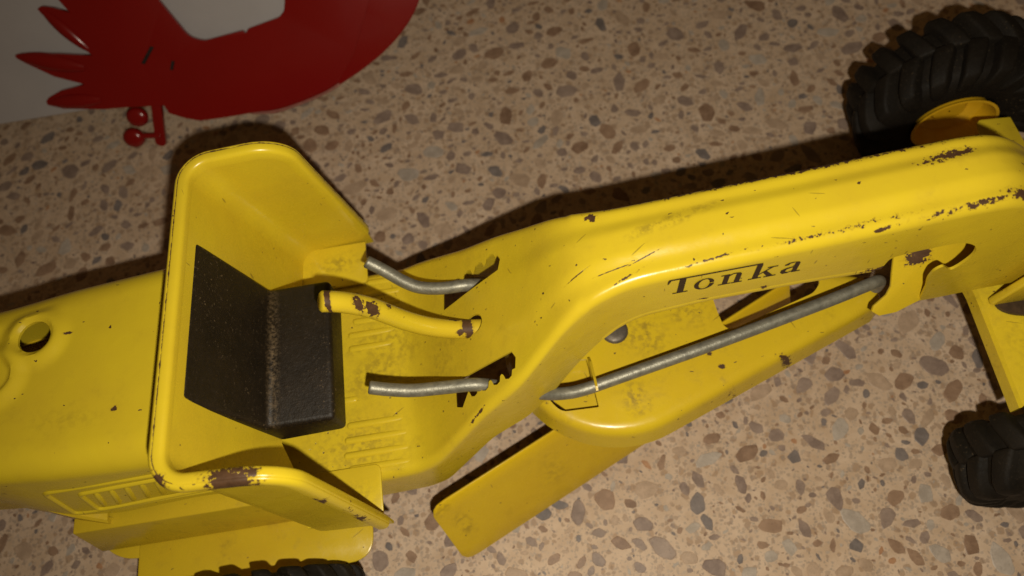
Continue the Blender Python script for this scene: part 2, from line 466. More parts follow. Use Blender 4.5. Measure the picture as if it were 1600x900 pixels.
Y_RIM = yellow_paint('yellow_enamel_worn_rim', dirt=0.25, specks=0.5, seed=0.52, wear=0.82,
    chips=[((-74.5, -48, 120), (6.4, 5.4, 5), 12, 1.15), ((-91.5, -45, 120), (1.6, 2.6, 3), 40, 1.3), ((-68, 49.0, 121), (3.6, 1.0, 3), 10, 1.3),
           ((-61, -51, 97), (2, 3, 3), 0, 1.5), ((-57, -53.5, 73), (1.4, 1.4, 5), 0, 1.6), ((-56.6, -53.5, 84), (1.6, 1.6, 3), 0, 1.7), ((-78, -48.5, 124.2), (14, 1.2, 3), 0, 1.9)])
Y_HOOD = yellow_paint('yellow_enamel_hood', dirt=0.40, specks=0.7, seed=0.77,
    chips=[((-137, 11, 93), (1.4, 0.5, 3), 10, 0.9), ((-121, -15, 93), (1.1, 0.8, 3), 30, 0.9)],
    smudges=[((-135, -16, 93), (12, 4, 5), -5, 0.30)])
Y_BLADE = yellow_paint('yellow_enamel_blade', dirt=0.30, specks=0.25, seed=1.1, base=(0.66, 0.46, 0.012),
    smudges=[((-34, -52, 18), (4, 5, 20), 20, 0.7), ((0, -38, 18), (7, 6, 20), 0, 0.4), ((-40, -48, 32), (6, 2, 6), 25, 0.6)])
Y_CIRCLE = yellow_paint('yellow_enamel_circle', dirt=0.5, specks=0.9, seed=1.7, base=(0.65, 0.475, 0.018), chips=[((123.0, -1.0, 75), (4.5, 2.6, 5), 15, 1.0), ((66, -29, 47), (3.5, 2, 6), -20, 1.4), ((3, -20, 50), (2.0, 1.4, 3), 30, 1.3), ((58, -14, 50), (0.9, 0.8, 3), 0, 1.0), ((61, -19, 50), (1.0, 0.8, 3), 0, 1.0), ((84, -19.5, 46), (4, 1.2, 6), -20, 1.6)],
    smudges=[((38, -4, 50), (11, 9, 5), 0, 0.75), ((31, -25, 50), (6, 6, 5), 0, 1.0), ((55, 2, 50), (9, 8, 5), 30, 0.7), ((8, -15, 50), (6, 8, 4), 0, 0.9),
             ((100, -8, 55), (6, 5, 6), 0, 0.5), ((114, 0, 60), (5, 4, 6), 0, 0.8)])
Y_CHASSIS = yellow_paint('yellow_enamel_chassis', dirt=0.65, specks=0.6, seed=2.3, base=(0.58, 0.42, 0.018))
Y_AXLE = yellow_paint('yellow_enamel_axle', dirt=1.0, specks=1.2, seed=2.9,
    smudges=[((163, -10, 55), (16, 12, 8), 0, 0.9), ((160, -30, 52), (14, 14, 8), 0, 0.6)])
Y_LEVER = yellow_paint('yellow_enamel_lever', dirt=0.1, specks=0.2, seed=3.3,
    chips=[((-52.8, 0.2, 109.5), (1.0, 4.5, 4.0), 0, 0.4), ((-46.0, -0.2, 103.5), (1.6, 2.6, 4.5), 20, 0.8), ((-43.0, -0.6, 100), (1.7, 2.2, 4.5), -20, 0.8), ((-39.5, 1.2, 94.5), (0.8, 1.2, 4), 0, 1.0),
           ((-19.2, 0, 75), (1.9, 5, 6), 0, 0.4), ((-22.5, 2.4, 77), (2.6, 1.0, 4), 0, 0.9), ((-21.5, -2.4, 76), (1.2, 0.9, 4), 0, 0.9)])

# ------------------------------------------------------------------ the toy road grader
grader = empty('toy_road_grader')
tag(grader, 'worn yellow metal toy road grader with black seat and steel control levers', 'toy grader')

# ---- pressed sheet-metal frame: footplate, sloping riser and long top beam
FX = [-104, -60, -43, -36, -25, -18, -10, -5, 3, 8, 13, 18.5, 26, 32, 51, 77, 101, 117, 124, 130, 136, 145, 156, 170]
FW = [37.5, 38, 37.6, 36.8, 32.2, 29, 26.6, 25, 20.6, 18, 15.9, 14, 12.4, 12, 11.8, 11.6, 11.4, 11.2, 11.1, 11.0, 10.7, 10.3, 10.0, 9.6]
FT = [48.5, 49, 50, 55, 66.5, 74, 82, 87, 97, 103.5, 108.6, 111.4, 113.6, 114.6, 116.6, 119, 121.8, 123.4, 123.2, 121.0, 116.8, 108.5, 97, 85]
FB = [27, 27, 28, 31, 42, 48, 51.5, 53, 57, 64, 72, 80, 88.5, 92.5, 96, 97, 96.5, 97, 97, 97, 97, 97, 97, 97]
def fw(x): return smooth_interp(x, FX, FW, 5)
def ft(x): return smooth_interp(x, FX, FT, 5)
def fb(x): return smooth_interp(x, FX, FB, 3) if x < 99 else (96.6 if x < 101 else (96.6 - (x - 101) * 1.55 if x < 122 else 63.0))
def sstep(a, b, x):
    t = min(1, max(0, (x - a) / (b - a))); return t * t * (3 - 2 * t)
def ftop(x, y):
    wd = fw(x); z = ft(x)
    k = sstep(-30, 6, x) * 1.25 * (1 - 0.35 * sstep(118, 140, x))
    return z + k * (1 - sstep(0.22, 0.62, abs(y) / wd)) - 0.9 * (1 - k / 2.2) * (y / wd) ** 2 * 0.4
def beam_section(x):
    wd, z, zb = fw(x), ft(x), fb(x)
    fl = 1.0 if x < 20 else 0.7
    rc = 3.2 if x > 15 else 4.2
    pts = []
    zs = z - rc
    side = [(wd + fl * (1 - t) , zb + (zs - zb) * t) for t in (0, 0.15, 0.32, 0.5, 0.68, 0.85, 1)]
    for y, zz in side: pts.append((-y, zz))
    for k in range(1, 6):
        a = k / 6 * math.pi / 2
        pts.append((-(wd - rc * (1 - math.cos(a))), zs + rc * math.sin(a)))
    nt_ = 27
    for k in range(nt_):
        y = -(wd - rc) + 2 * (wd - rc) * k / (nt_ - 1)
        pts.append((y, ftop(x, y)))
    for k in range(5, 0, -1):
        a = k / 6 * math.pi / 2
        pts.append(((wd - rc * (1 - math.cos(a))), zs + rc * math.sin(a)))
    for y, zz in reversed(side): pts.append((y, zz))
    return pts
XS = np.concatenate([np.arange(-104, -60, 4.0), np.arange(-60, 40, 1.5), np.arange(40, 110, 3.0), np.arange(110, 171, 2.0)])
SEC = [beam_section(float(x)) for x in XS]
v, f = grid(len(XS), len(SEC[0]), lambda i, j: (float(XS[i]), SEC[i][j][0], SEC[i][j][1]))
frame = link('frame', v, f, Y_FRAME, grader)
cut = []
def cutter(vf):
    o = link('cutter', vf[0], vf[1], Y_FRAME); cut.append(o); return o
def teeth(x0, x1, y, s, n, d):
    out = []
    st = (x1 - x0) / n
    for k in range(n):
        a = x0 + st * k
        out += [(a, y), (a + st * 0.10, y + s * d * 0.75), (a + st * 0.35, y + s * d), (a + st * 0.62, y + s * d * 0.8), (a + st * 0.74, y + s * d * 0.1), (a + st * 0.86, y - s * d * 0.15)]
    return out
near_slot = [(-26.0, -14.6), (-6.4, -14.6), (-5.4, -17.0), (-6.0, -20.0)] + teeth(-7.0, -22.5, -20.0, -1, 4, 2.1) + [(-24.6, -23.6), (-26.6, -22.6)]
far_slot = [(-27.4, 11.2), (-6.8, 12.4), (-5.6, 15.5), (-6.4, 17.6)] + teeth(-7.2, -24.0, 17.2, 1, 4, 2.0) + [(-26.6, 17.2)]
cutter(prism(near_slot, 40, 130)); cutter(prism(far_slot, 40, 130))
hole = [(-17.2 + 3.0 * math.cos(a), 3.1 * math.sin(a)) for a in np.linspace(0, 2 * math.pi, 20, endpoint=False)]
cutter(prism(hole, 40, 130))
notch = fillet([(124.7, 61), (121.4, 74.5), (118.9, 81.6), (118.4, 87.1), (120.1, 89.5), (124.3, 84.9), (125.7, 87.4), (127.0, 93.5), (125, 99.6), (120.4, 103.4), (116.5, 104.6), (107.2, 104.2), (99.5, 103.0), (98, 61)],
               [0, 0, 2, 1.5, 1.5, 1.5, 3, 3, 4, 4, 3, 2, 2, 0], 4)
cutter(prism(notch, -22, -5, 'y')); cutter(prism(notch, 5, 22, 'y'))
bake(frame, [('SOLIDIFY', dict(thickness=0.8 * S, offset=-1.0))] + [('BOOLEAN', dict(operation='DIFFERENCE', object=o, solver='EXACT')) for o in cut], 38)
drop(*cut); cut.clear()

# folded lip along the lower edge of the beam
def lip(sgn):
    vs, fs = [], []
    xs = np.arange(16, 100, 3.0)
    prof = [(-0.45, 2.6), (-0.05, 2.2), (0.25, 1.2), (0.45, 0.0), (0.3, -0.4), (-0.6, -0.3), (-0.8, 0.6)]
    n = len(prof)
    for x in xs:
        for a, b in prof: vs.append((float(x), sgn * (fw(x) + 0.5 + a), fb(x) + b - 0.4))
    for i in range(len(xs) - 1):
        for j in range(n): fs.append((i * n + j, i * n + (j + 1) % n, (i + 1) * n + (j + 1) % n, (i + 1) * n + j))
    fs.append(tuple(range(n))); fs.append(tuple(range(len(vs) - n, len(vs))))
    return link('edge_lip', vs, fs, Y_FRAME, frame, smooth=40)
lip(-1); lip(1)

# pressed ribs in the footplate
def rib_mesh(L):
    vs, fs = [], []
    n = 7; st = [(-L / 2, 0), (-L / 2 + 0.25, 0.7), (-L / 2 + 0.9, 1.0), (L / 2 - 0.9, 1.0), (L / 2 - 0.25, 0.7), (L / 2, 0.0)]
    for x, k in st:
        for j in range(n):
            a = math.pi * j / (n - 1)
            vs.append((x * S, math.cos(a) * 1.15 * max(k, 0.25) * S, (math.sin(a) * 0.55 * k - 0.05) * S))
    for i in range(len(st) - 1):
        for j in range(n - 1): fs.append((i * n + j, (i + 1) * n + j, (i + 1) * n + j + 1, i * n + j + 1))
    me = bpy.data.meshes.new('footplate_rib'); me.from_pydata(vs, [], fs); me.materials.append(Y_FRAME)
    me.polygons.foreach_set('use_smooth', [True] * len(fs)); return me
for (y, x0, x1) in [(-18.6, -66, -44), (-23.6, -67, -40), (-28.6, -67.5, -39), (-33.2, -66, -40), (-9.5, -70, -62), (33.2, -56, -37), (28.6, -58, -38.5),
                    (23.8, -60, -39.5), (18.8, -62, -42), (13.8, -64, -46), (8.8, -64, -48)]:
    o = bpy.data.objects.new('footplate_rib', rib_mesh(x1 - x0)); col.objects.link(o); o.parent = frame
    xm = (x0 + x1) / 2
    o.location = (xm * S, y * S, (ftop(xm, y) + 0.0) * S)

# ---- printed name on the near side of the beam
def side_y(x, z):
    wd, zt, zb = fw(x), ft(x) - 3.2, fb(x)
    return -(wd + 0.7 * (1 - (z - zb) / (zt - zb)))
LX, LZ, LS = 37.6, 103.6, 0.040
def letter(pieces):
    """pieces: polygons (u,v) in mm along and up the beam side; each laid on the metal"""
    vs, fs = [], []
    for k, poly in enumerate(pieces):
        b = len(vs)
        for (u, vv) in poly:
            x, z = LX + u, LZ + LS * u + vv * 0.88
            vs.append((x, side_y(x, z) - 0.10 - 0.012 * k, z))
        fs.append(tuple(range(b, b + len(poly))))
    return link('letter', vs, fs, M_INK, frame)
def ringpoly(cx, cy, rx, ry, ix, iy, n=20):
    out = []
    for k in range(n):
        a, b = 2 * math.pi * k / n, 2 * math.pi * (k + 1) / n
        out.append([(cx + rx * math.cos(a), cy + ry * math.sin(a)), (cx + rx * math.cos(b), cy + ry * math.sin(b)),
                    (cx + ix * math.cos(b), cy + iy * math.sin(b)), (cx + ix * math.cos(a), cy + iy * math.sin(a))])
    return out
R_ = lambda a, b, c, d: [(a, b), (c, b), (c, d), (a, d)]
letter([[(0.0, 9.3), (0.3, 10.2), (24.8, 10.2), (24.8, 9.3)], [(0.0, 9.3), (0.9, 9.3), (0.35, 7.2), (0.0, 7.2)], R_(3.1, 0.7, 4.9, 9.3), R_(2.0, 0, 6.1, 0.7)])
letter(ringpoly(10.2, 3.4, 2.7, 3.5, 1.45, 2.95))
letter([R_(15.3, 0.7, 16.8, 6.7), R_(14.3, 0, 17.7, 0.7), R_(14.4, 6.0, 15.3, 6.7), [(16.8, 5.3), (17.7, 6.3), (18.5, 6.3), (18.5, 7.0), (17.5, 6.95), (16.8, 6.3)],
        [(18.5, 7.0), (18.5, 0.7), (20.0, 0.7), (20.0, 5.7), (19.5, 6.7)], R_(17.8, 0, 20.8, 0.7)])
letter([R_(23.4, 0.7, 25.0, 9.3), R_(22.4, 0, 26.0, 0.7), [(25.0, 3.1), (27.5, 6.1), (28.4, 6.1), (25.0, 2.3)], R_(26.6, 6.1, 29.4, 6.75),
        [(25.9, 3.5), (26.8, 4.3), (29.0, 0.7), (27.3, 0.7)], R_(26.6, 0, 29.9, 0.7)])
letter([[(31.3, 5.2), (31.3, 6.0), (32.3, 6.9), (33.8, 7.0), (33.8, 6.35), (32.7, 6.2), (32.4, 5.2)], [(33.8, 7.0), (35.0, 6.6), (35.4, 5.8), (35.4, 0.7), (34.0, 0.7), (34.0, 6.35)],
        R_(34.0, 0, 36.4, 0.7), [(34.0, 4.1), (32.2, 3.7), (30.9, 2.6), (30.9, 1.2), (32.2, 1.4), (32.3, 2.6), (34.0, 3.4)],
        [(30.9, 1.2), (31.6, 0.0), (33.0, 0.0), (34.0, 0.8), (34.0, 1.4), (33.0, 0.7), (32.2, 1.4)]])

# ---- engine hood
HX = [-215, -185, -158, -140, -112, -97]
HW = [23.5, 25.5, 28.0, 30.2, 31.8, 32.5]
HOLES = [(-147.3, 11.4), (-158.5, 0.6), (-170.0, 17.0)]
def hood_top(x, y):
    z = 93.0 - 0.6 * (y / 30.0) ** 2
    for hx, hy in HOLES:
        d = math.hypot(x - hx, y - hy)
        z += 1.9 * (1 - sstep(6.2, 11.5, d)) - 1.5 * (1 - sstep(4.6, 6.6, d))
    return z
def hood_off(x): return smooth_interp(x, [-215, -158, -112, -97], [-1.8, -1.8, -0.3, 0], 6)
def hood_splay(x): return smooth_interp(x, [-215, -175, -164, -157, -140, -115], [0, 0.2, 2.8, 4.6, 4.4, 2.6], 4)
def hood_zb(x): return smooth_interp(x, [-215, -175, -164, -157, -140], [66, 62, 58.5, 53.5, 52], 3)
def hood_sec(x):
    wd = smooth_interp(x, HX, HW, 8); rc = 9.0; pts = []
    zb = hood_zb(x); sp_ = hood_splay(x)
    for t in np.linspace(0, 1, 10): pts.append((-(wd + sp_ * (1 - t)), zb + (93 - rc - zb) * t))
    for k in range(1, 9):
        a = k / 9 * math.pi / 2; pts.append((-(wd - rc * (1 - math.cos(a))), 93 - rc + rc * math.sin(a) - 0.4 * math.sin(a)))
    nn = 45
    for k in range(nn):
        y = (wd - rc) * (2 * k / (nn - 1) - 1); pts.append((y, hood_top(x, y + hood_off(x))))
    for k in range(8, 0, -1):
        a = k / 9 * math.pi / 2; pts.append(((wd - rc * (1 - math.cos(a))), 93 - rc + rc * math.sin(a) - 0.4 * math.sin(a)))
    for t in np.linspace(1, 0, 10): pts.append(((wd + sp_ * (1 - t)), zb + (93 - rc - zb) * t))
    o_ = hood_off(x)
    return [(y + o_, z) for y, z in pts]
hx = np.concatenate([np.arange(-215, -172, 4.0), np.arange(-172, -134, 0.9), np.arange(-134, -100, 3.0), [-100.4]])
SEC = [hood_sec(float(x)) for x in hx]
v, f = grid(len(hx), len(SEC[0]), lambda i, j: (float(hx[i]), SEC[i][j][0], SEC[i][j][1]))
hood = link('hood', v, f, Y_HOOD, grader)
for hx_, hy_ in HOLES[:1]:
    cutter(prism([(hx_ + 5.0 * math.cos(a), hy_ + 5.0 * math.sin(a)) for a in np.linspace(0, 2 * math.pi, 28, endpoint=False)], 85, 110))
bake(hood, [('SOLIDIFY', dict(thickness=0.8 * S, offset=-1.0))] + [('BOOLEAN', dict(operation='DIFFERENCE', object=o, solver='EXACT')) for o in cut], 40)
drop(*cut); cut.clear()
link('inner_panel', *prism([(-212, -18), (-120, -26), (-120, 26), (-212, 18)], 57, 58), Y_HOOD, hood)
# rear face of hood below the cab
link('hood_end_panel', *prism(fillet([(-33, 56), (33, 56), (31.5, 92), (-31.5, 92)], [0, 0, 8, 8], 5), -102.2, -101.4, 'x'), Y_HOOD, hood)

def hood_side(x, z):
    wd = smooth_interp(x, HX, HW, 8); return -(wd + hood_splay(x) * (1 - (z - hood_zb(x)) / (84 - hood_zb(x))))
def side_bar(name, pts, wd, hh, parent, mat, sgn=-1, closed=False):
    """raised pressed bead following a line on the hood side (x,z)"""
    vs, fs = [], []
    P = [Vector(p) for p in pts]; n = len(P)
    for i, p in enumerate(P):
        a = P[i - 1] if (i > 0 or closed) else P[0]
        b = P[(i + 1) % n] if (i < n - 1 or closed) else P[-1]
        t = (b - a).normalized(); nn = Vector((-t.y, t.x))
        k = 1.0 if closed or 0 < i < n - 1 else 0.35
        for s, h in ((-1, 0), (-0.55, 0.75), (0, 1), (0.55, 0.75), (1, 0)):
            q_ = p + nn * wd * s * k
            vs.append((q_.x, hood_off(q_.x) + sgn * (-hood_side(q_.x, q_.y) + hh * h * k - 0.05), q_.y))
    rng = n if closed else n - 1
    for i in range(rng):
        for j in range(4): fs.append((i * 5 + j, i * 5 + j + 1, ((i + 1) % n) * 5 + j + 1, ((i + 1) % n) * 5 + j))
    return link(name, vs, fs, mat, parent, smooth=60)
for sgn in (-1, 1):
    side_bar('grille_border', fillet([(-154, 55.5), (-105, 57.0), (-102, 80.5), (-151, 76)], 2.5, 4), 1.0, 0.8, hood, Y_HOOD, sgn, True)
    side_bar('grille_frame', fillet([(-145, 57.6), (-107, 59.4), (-104, 77.0), (-142, 73.0)], 2.2, 4), 0.9, 0.9, hood, Y_HOOD, sgn, True)
    for k in range(6):
        x = -139.6 + 4.9 * k
        side_bar('grille_louver', [(x - 1.9, 59.6 + k * 0.3), (x - 1.5, 61.0 + k * 0.3), (x + 1.7, 70.6 + k * 0.4), (x + 2.1, 72.0 + k * 0.4)], 1.0, 0.8, hood, Y_HOOD, sgn)

# ---- chassis: skirt, side rails, fenders
for sgn in (-1, 1):
    sk = [(-215, 23.6, 66.4), (-175, 26.4, 62.4), (-168, 28.6, 60.8), (-164, 30.3, 59.0), (-160, 32.0, 56.2), (-156, 33.6, 53.6), (-146, 36.6, 49.6)]
    vs, fs = [], []
    for i, (x, y, zz) in enumerate(sk):
        for dy, dz in ((-3.0, 1.2), (0.6, 1.0), (1.5, 0.2), (2.4, -12.5), (1.6, -12.5), (0.4, -0.6), (-3.0, 0.0)):
            vs.append((x, sgn * (y + dy), max(zz + dz, 31)))
    for i in range(len(sk) - 1):
        for j in range(7): fs.append((i * 7 + j, i * 7 + (j + 1) % 7, (i + 1) * 7 + (j + 1) % 7, (i + 1) * 7 + j))
    fs += [tuple(range(7)), tuple(range(len(vs) - 7, len(vs)))]
    link('engine_skirt', vs, fs, Y_CHASSIS, grader, smooth=40)
    rl = [(sgn * 32.0, 48.2), (sgn * 39.4, 48.2), (sgn * 43.6, 30.5), (sgn * 42.5, 30.5), (sgn * 38.4, 47.0), (sgn * 32.0, 47.0)]
    bevelled('side_rail', prism(rl, -159, -79, 'x'), Y_CHASSIS, grader, 1.6, 3)
    bevelled('rail_flange', prism([(a_, sgn * b_) for a_, b_ in fillet([(-158, 30), (-159, 42.5), (-152, 47), (-144, 47.6), (-138, 42), (-138, 30)], [0, 3, 4, 1, 0, 0], 4)], 28.2, 29.2), Y_CHASSIS, grader, 0.3, 2)
    fp = fillet([(-146, 42.0), (-64, 42.0), (-64, 60.0), (-146, 60.0)], [0, 0, 13, 2], 8)
    fd = bevelled('fender', prism([(a, sgn * b) for a, b in fp], 29.3, 30.4), Y_CHASSIS, grader, 0.4, 2)
    # small foot flange of the cab on the footplate
    fl = fillet([(-80, 33), (-55.3, 33), (-55.3, 50), (-80, 50)], [0, 2.5, 0, 0], 5)
    bevelled('cab_foot', prism([(a, sgn * b) for a, b in fl], 49.6, 50.6), Y_CAB, grader, 0.3, 2)

# ---- cab: back plate and two swept sides with a rolled, worn rim
ZT, ZB = 120.5, 47.0
def cab_plan(s, z):
    """s in [-1,1]: near front -> back -> far front; returns x, y on the wall at height z"""
    k = (ZT - z) / (ZT - ZB)
    xr = -90.2 + 10.0 * k; hw = 44.6 + 6.0 * k; r = 6.5
    xf = -54.0 + 1.0 * k
    side = xf - (xr + r); arc = math.pi / 2 * r; back = hw - r
    tot = side + arc + back
    d = (1 - abs(s)) * tot; sg = -1 if s < 0 else 1
    if d < side: return xf - d, sg * (hw + 1.4 * (1 - d / side) * (1 - 0.3 * k)), sg
    d -= side
    if d < arc:
        a = d / r; return xr + r - r * math.sin(a), sg * (hw - r + r * math.cos(a)), sg
    return xr, sg * (hw - r - (d - arc)), sg
def cab_top(x):
    """height of the top edge as a function of x"""
    if x < -72: return ZT
    if x < -59.5:
        t = (x + 72) / 12.5; return ZT - 11.0 * (1 - math.sqrt(max(0, 1 - t * t)))
    return ZT - 11.0 - (x + 59.5) / 6.6 * (ZT - 60.0)
ss = list(np.linspace(-1, -0.84, 34)) + list(np.linspace(-0.835, 0.835, 110)) + list(np.linspace(0.84, 1, 34))
NV = 26
cols_ = []
for s in ss:
    x0, _, _ = cab_plan(s, 90)
    zt = max(cab_top(x0), ZB + 0.6)
    cols_.append([(lambda p, z: (p[0], p[1], z))(cab_plan(s, z), z) for z in np.linspace(ZB, zt, NV)])
# the wall is cut off at the front edge: columns of constant s keep x nearly constant
def skew(p):
    """the old cab sits slightly twisted: its back is a little further forward on the far side"""
    return (p[0] + 0.035 * p[1] * min(1, max(0, (-58 - p[0]) / 28)), p[1], p[2])
v = [skew(p) for c in cols_ for p in c]
f = [(i * NV + j, (i + 1) * NV + j, (i + 1) * NV + j + 1, i * NV + j + 1) for i in range(len(cols_) - 1) for j in range(NV - 1)]
cab = link('cab', v, f, Y_CAB, grader)
cutter(prism([(-38.5, 44), (-38.0, 48.5), (-25, 64), (25, 64), (38.0, 48.5), (38.5, 44)], -97, -70, 'x'))
bake(cab, [('SOLIDIFY', dict(thickness=0.8 * S, offset=0.0)), ('BOOLEAN', dict(operation='DIFFERENCE', object=cut[0], solver='EXACT'))], 40)
drop(*cut); cut.clear()
# rim: a rolled bead swept along the top edge
edge = [Vector(c[-1]) for c in cols_]
path = [edge[0]]
for p in edge[1:]:
    if (p - path[-1]).length > 1.1: path.append(p)
PROF = [(-0.75, -3.4), (-0.8, -0.7), (-0.45, 0.15), (0.4, 0.55), (1.9, 0.60), (2.35, 0.57), (2.55, 0.46), (2.75, 0.52), (3.3, 0.40), (4.0, -0.1), (4.4, -1.2), (4.3, -2.8), (3.6, -2.9), (3.4, -1.0), (2.4, -0.4), (0.9, -0.3), (0.3, -1.0), (0.1, -3.4)]
WEARP = [0.05, 0.1, 0.22, 0.10, 0.2, 0.75, 1.1, 0.72, 0.25, 0.2, 0.25, 0.2, 0, 0, 0, 0, 0, 0]
vs, fs, wear = [], [], []
n = len(PROF)
for i, p in enumerate(path):
    t = (path[min(i + 1, len(path) - 1)] - path[max(i - 1, 0)]).normalized()
    t2 = Vector((t.x, t.y, 0))
    sg = -1 if p.y < 0 else 1
    if abs(p.x + 90.2) < 0.7: out = Vector((-1, 0, 0))
    elif p.x < -83.6:
        c = Vector((-83.7, sg * 38.1, 0)); out = Vector((p.x - c.x, p.y - c.y, 0)).normalized()
    else: out = Vector((0, sg, 0))
    out = (out - t * out.dot(t)).normalized()
    up = out.cross(t); up = up if (up.z > 0 or (abs(up.z) < 0.3 and up.x > 0)) else -up
    for a, b in PROF: vs.append(tuple(p + out * (a * 0.8 if a > 0 else a) + up * b))
    kw = 1.0 if (p.y > -36 or p.x < -85.5) else 0.25
    wear += [a_ * kw if a_ > 0.6 else a_ for a_ in WEARP]
for i in range(len(path) - 1):
    for j in range(n): fs.append((i * n + j, i * n + (j + 1) % n, (i + 1) * n + (j + 1) % n, (i + 1) * n + j))
fs += [tuple(range(n)), tuple(range(len(vs) - n, len(vs)))]
rim = link('cab_rim', [skew(p) for p in vs], fs, Y_RIM, cab, smooth=50)
at = rim.data.attributes.new('wear', 'FLOAT', 'POINT'); at.data.foreach_set('value', wear)

# ---- seat
sp = [(-92.4, 114.8), (-88.9, 115.2), (-81.4, 78.2), (-61.6, 78.2), (-61.6, 64.5), (-83, 62.5)]
sv_, sf_ = prism(sp, -23.8, 22.4, 'y')
seat = bevelled('seat', ([skew(p) for p in sv_], sf_), M_SEAT, grader, 1.7, 4, 45, 20)

# ---- levers and rods
tube('steering_lever', [(-55.2, -0.2, 109.6), (-50, 0.2, 106), (-44, 0.6, 98.5), (-37, 0.4, 86.5), (-31, 0, 79.5), (-24, -0.4, 75.0), (-16, -0.4, 72), (-8, -0.3, 70)], 3.0, Y_LEVER, grader, 18)
tube('control_rod', [(-50.8, -16.1, 78.4), (-45, -17.2, 76.4), (-38, -18.2, 75), (-28, -18.8, 74.6), (-18, -19.4, 74.0), (-8, -20.6, 67.5), (2, -21.6, 60), (9, -21.7, 57.4), (15, -21.2, 57.0),
                     (24, -19.7, 57.4), (60, -13.5, 59.2), (96, -6.6, 61.2), (111, -3.4, 62.2), (114.8, -2.4, 61.4), (116.4, -1.9, 58.6), (116.8, -1.8, 54)], 2.08, M_STEEL, grader, 16)
tube('control_rod', [(-49, 26.4, 78.8), (-44, 23.6, 75.8), (-38, 19.4, 73.4), (-33, 17.0, 72.2), (-26, 15.6, 72.0), (-17, 15.4, 71.6), (-8, 16.0, 66), (2, 17.6, 60), (16, 18, 57), (60, 12, 58), (108, 6, 60)], 2.08, M_STEEL, grader, 16)

# ---- blade circle with drawbar
def arc(cx, cy, r, a0, a1, n): return [(cx + r * math.cos(math.radians(a0 + (a1 - a0) * k / n)), cy + r * math.sin(math.radians(a0 + (a1 - a0) * k / n))) for k in range(n + 1)]
lerp = lambda a_, b_, n_: [(a_[0] + (b_[0] - a_[0]) * k / n_, a_[1] + (b_[1] - a_[1]) * k / n_) for k in range(1, n_)]
rim_ = arc(28, 0, 36.5, 70, 290, 44)
outl = rim_ + lerp(rim_[-1], (117, -7.0), 8) + [(117, -7.0), (120, -4.6), (121, -1), (120, 2.6), (117, 5)] + lerp((117, 5), rim_[0], 8)
nn = len(outl)
nrm = []
for i in range(nn):
    t_ = Vector(outl[(i + 1) % nn]) - Vector(outl[i - 1]); nrm.append(Vector((t_.y, -t_.x)).normalized())
PF = [(-4.6, 50.0), (-3.0, 49.9), (-1.7, 49.45), (-0.7, 48.6), (-0.1, 47.4), (0.3, 45.8), (1.9, 39.6), (1.2, 39.4), (-0.6, 45.4), (-1.6, 48.0), (-3.2, 49.0), (-4.6, 49.1)]
vs = [(outl[i][0] + nrm[i].x * d, outl[i][1] + nrm[i].y * d, z) for d, z in PF for i in range(nn)]
fs = [tuple(range(nn)), tuple(range((len(PF) - 1) * nn, len(PF) * nn))]
for k in range(len(PF) - 1):
    for i in range(nn): fs.append((k * nn + i, k * nn + (i + 1) % nn, (k + 1) * nn + (i + 1) % nn, (k + 1) * nn + i))
circ = link('blade_circle', vs, fs, Y_CIRCLE, grader)
cutter(prism(fillet([(63.6, 16), (64.6, -0.4), (65.2, -4.8), (66.5, -6.5), (69.2, -6.5), (98.4, 1.5), (101.7, 5.1), (101.1, 8.4), (86, 18)], [2, 2, 2, 1, 1, 2, 2, 2, 2], 3), 30, 70))
cutter(prism(fillet([(6.2, -25.6), (18.3, -26.0), (17.4, -9.0), (10, -8.5), (0, -15), (3.5, -22.5)], [3, 0.3, 0.3, 2, 2, 2], 4), 30, 70))
bake(circ, [('BOOLEAN', dict(operation='DIFFERENCE', object=o, solver='EXACT')) for o in cut], 35)
drop(*cut); cut.clear()
link('turntable_plate', *prism(arc(28, 0, 31, 0, 350, 35), 42.0, 43.2), Y_CIRCLE, circ)
# lanced guide tab for the rod
link('guide_tab', *prism([(-20.6, 49.6), (-20.9, 53.0), (-22.4, 57.4), (-23.4, 60.6), (-22.0, 61.0), (-19.0, 59.8), (-12, 56.0), (-9.2, 52.0), (-9.0, 49.6)], 17.6, 18.4, 'x'), Y_CIRCLE, circ)
# rivet
rv, rf = [], []
for k, (r, z) in enumerate(((4.7, 50.0), (4.5, 50.6), (3.9, 51.0), (2.2, 51.2), (0.4, 51.2))):
    for j in range(20):
        a = 2 * math.pi * j / 20; rv.append((28.6 + r * math.cos(a), -0.6 + r * math.sin(a), z))
for i in range(4):
    for j in range(20): rf.append((i * 20 + j, i * 20 + (j + 1) % 20, (i + 1) * 20 + (j + 1) % 20, (i + 1) * 20 + j))
rf.append(tuple(range(80, 100)))
link('rivet', rv, rf, M_RIVET, circ, smooth=50)
# drawbar head that hooks into the slot in the beam
hd = [(114.8, -4.5), (114.6, -7.5), (113.2, -9.4), (109.2, -11.6), (108.6, -12.9), (111.0, -14.3), (116.4, -14.1), (124.5, -11.9), (134.4, -8.0), (142.2, -4.4), (141.5, 2), (136, 6), (116, 6)]
vs = [(x, y, 76.0 + y) for x, y in hd] + [(x, y + 0.7, 75.0 + y) for x, y in hd]
nh = len(hd)
bevelled('drawbar_head', (vs, [tuple(range(nh)), tuple(range(2 * nh - 1, nh - 1, -1))] + [(i, (i + 1) % nh, (i + 1) % nh + nh, i + nh) for i in range(nh)]), Y_CIRCLE, grader, 0.3, 2)
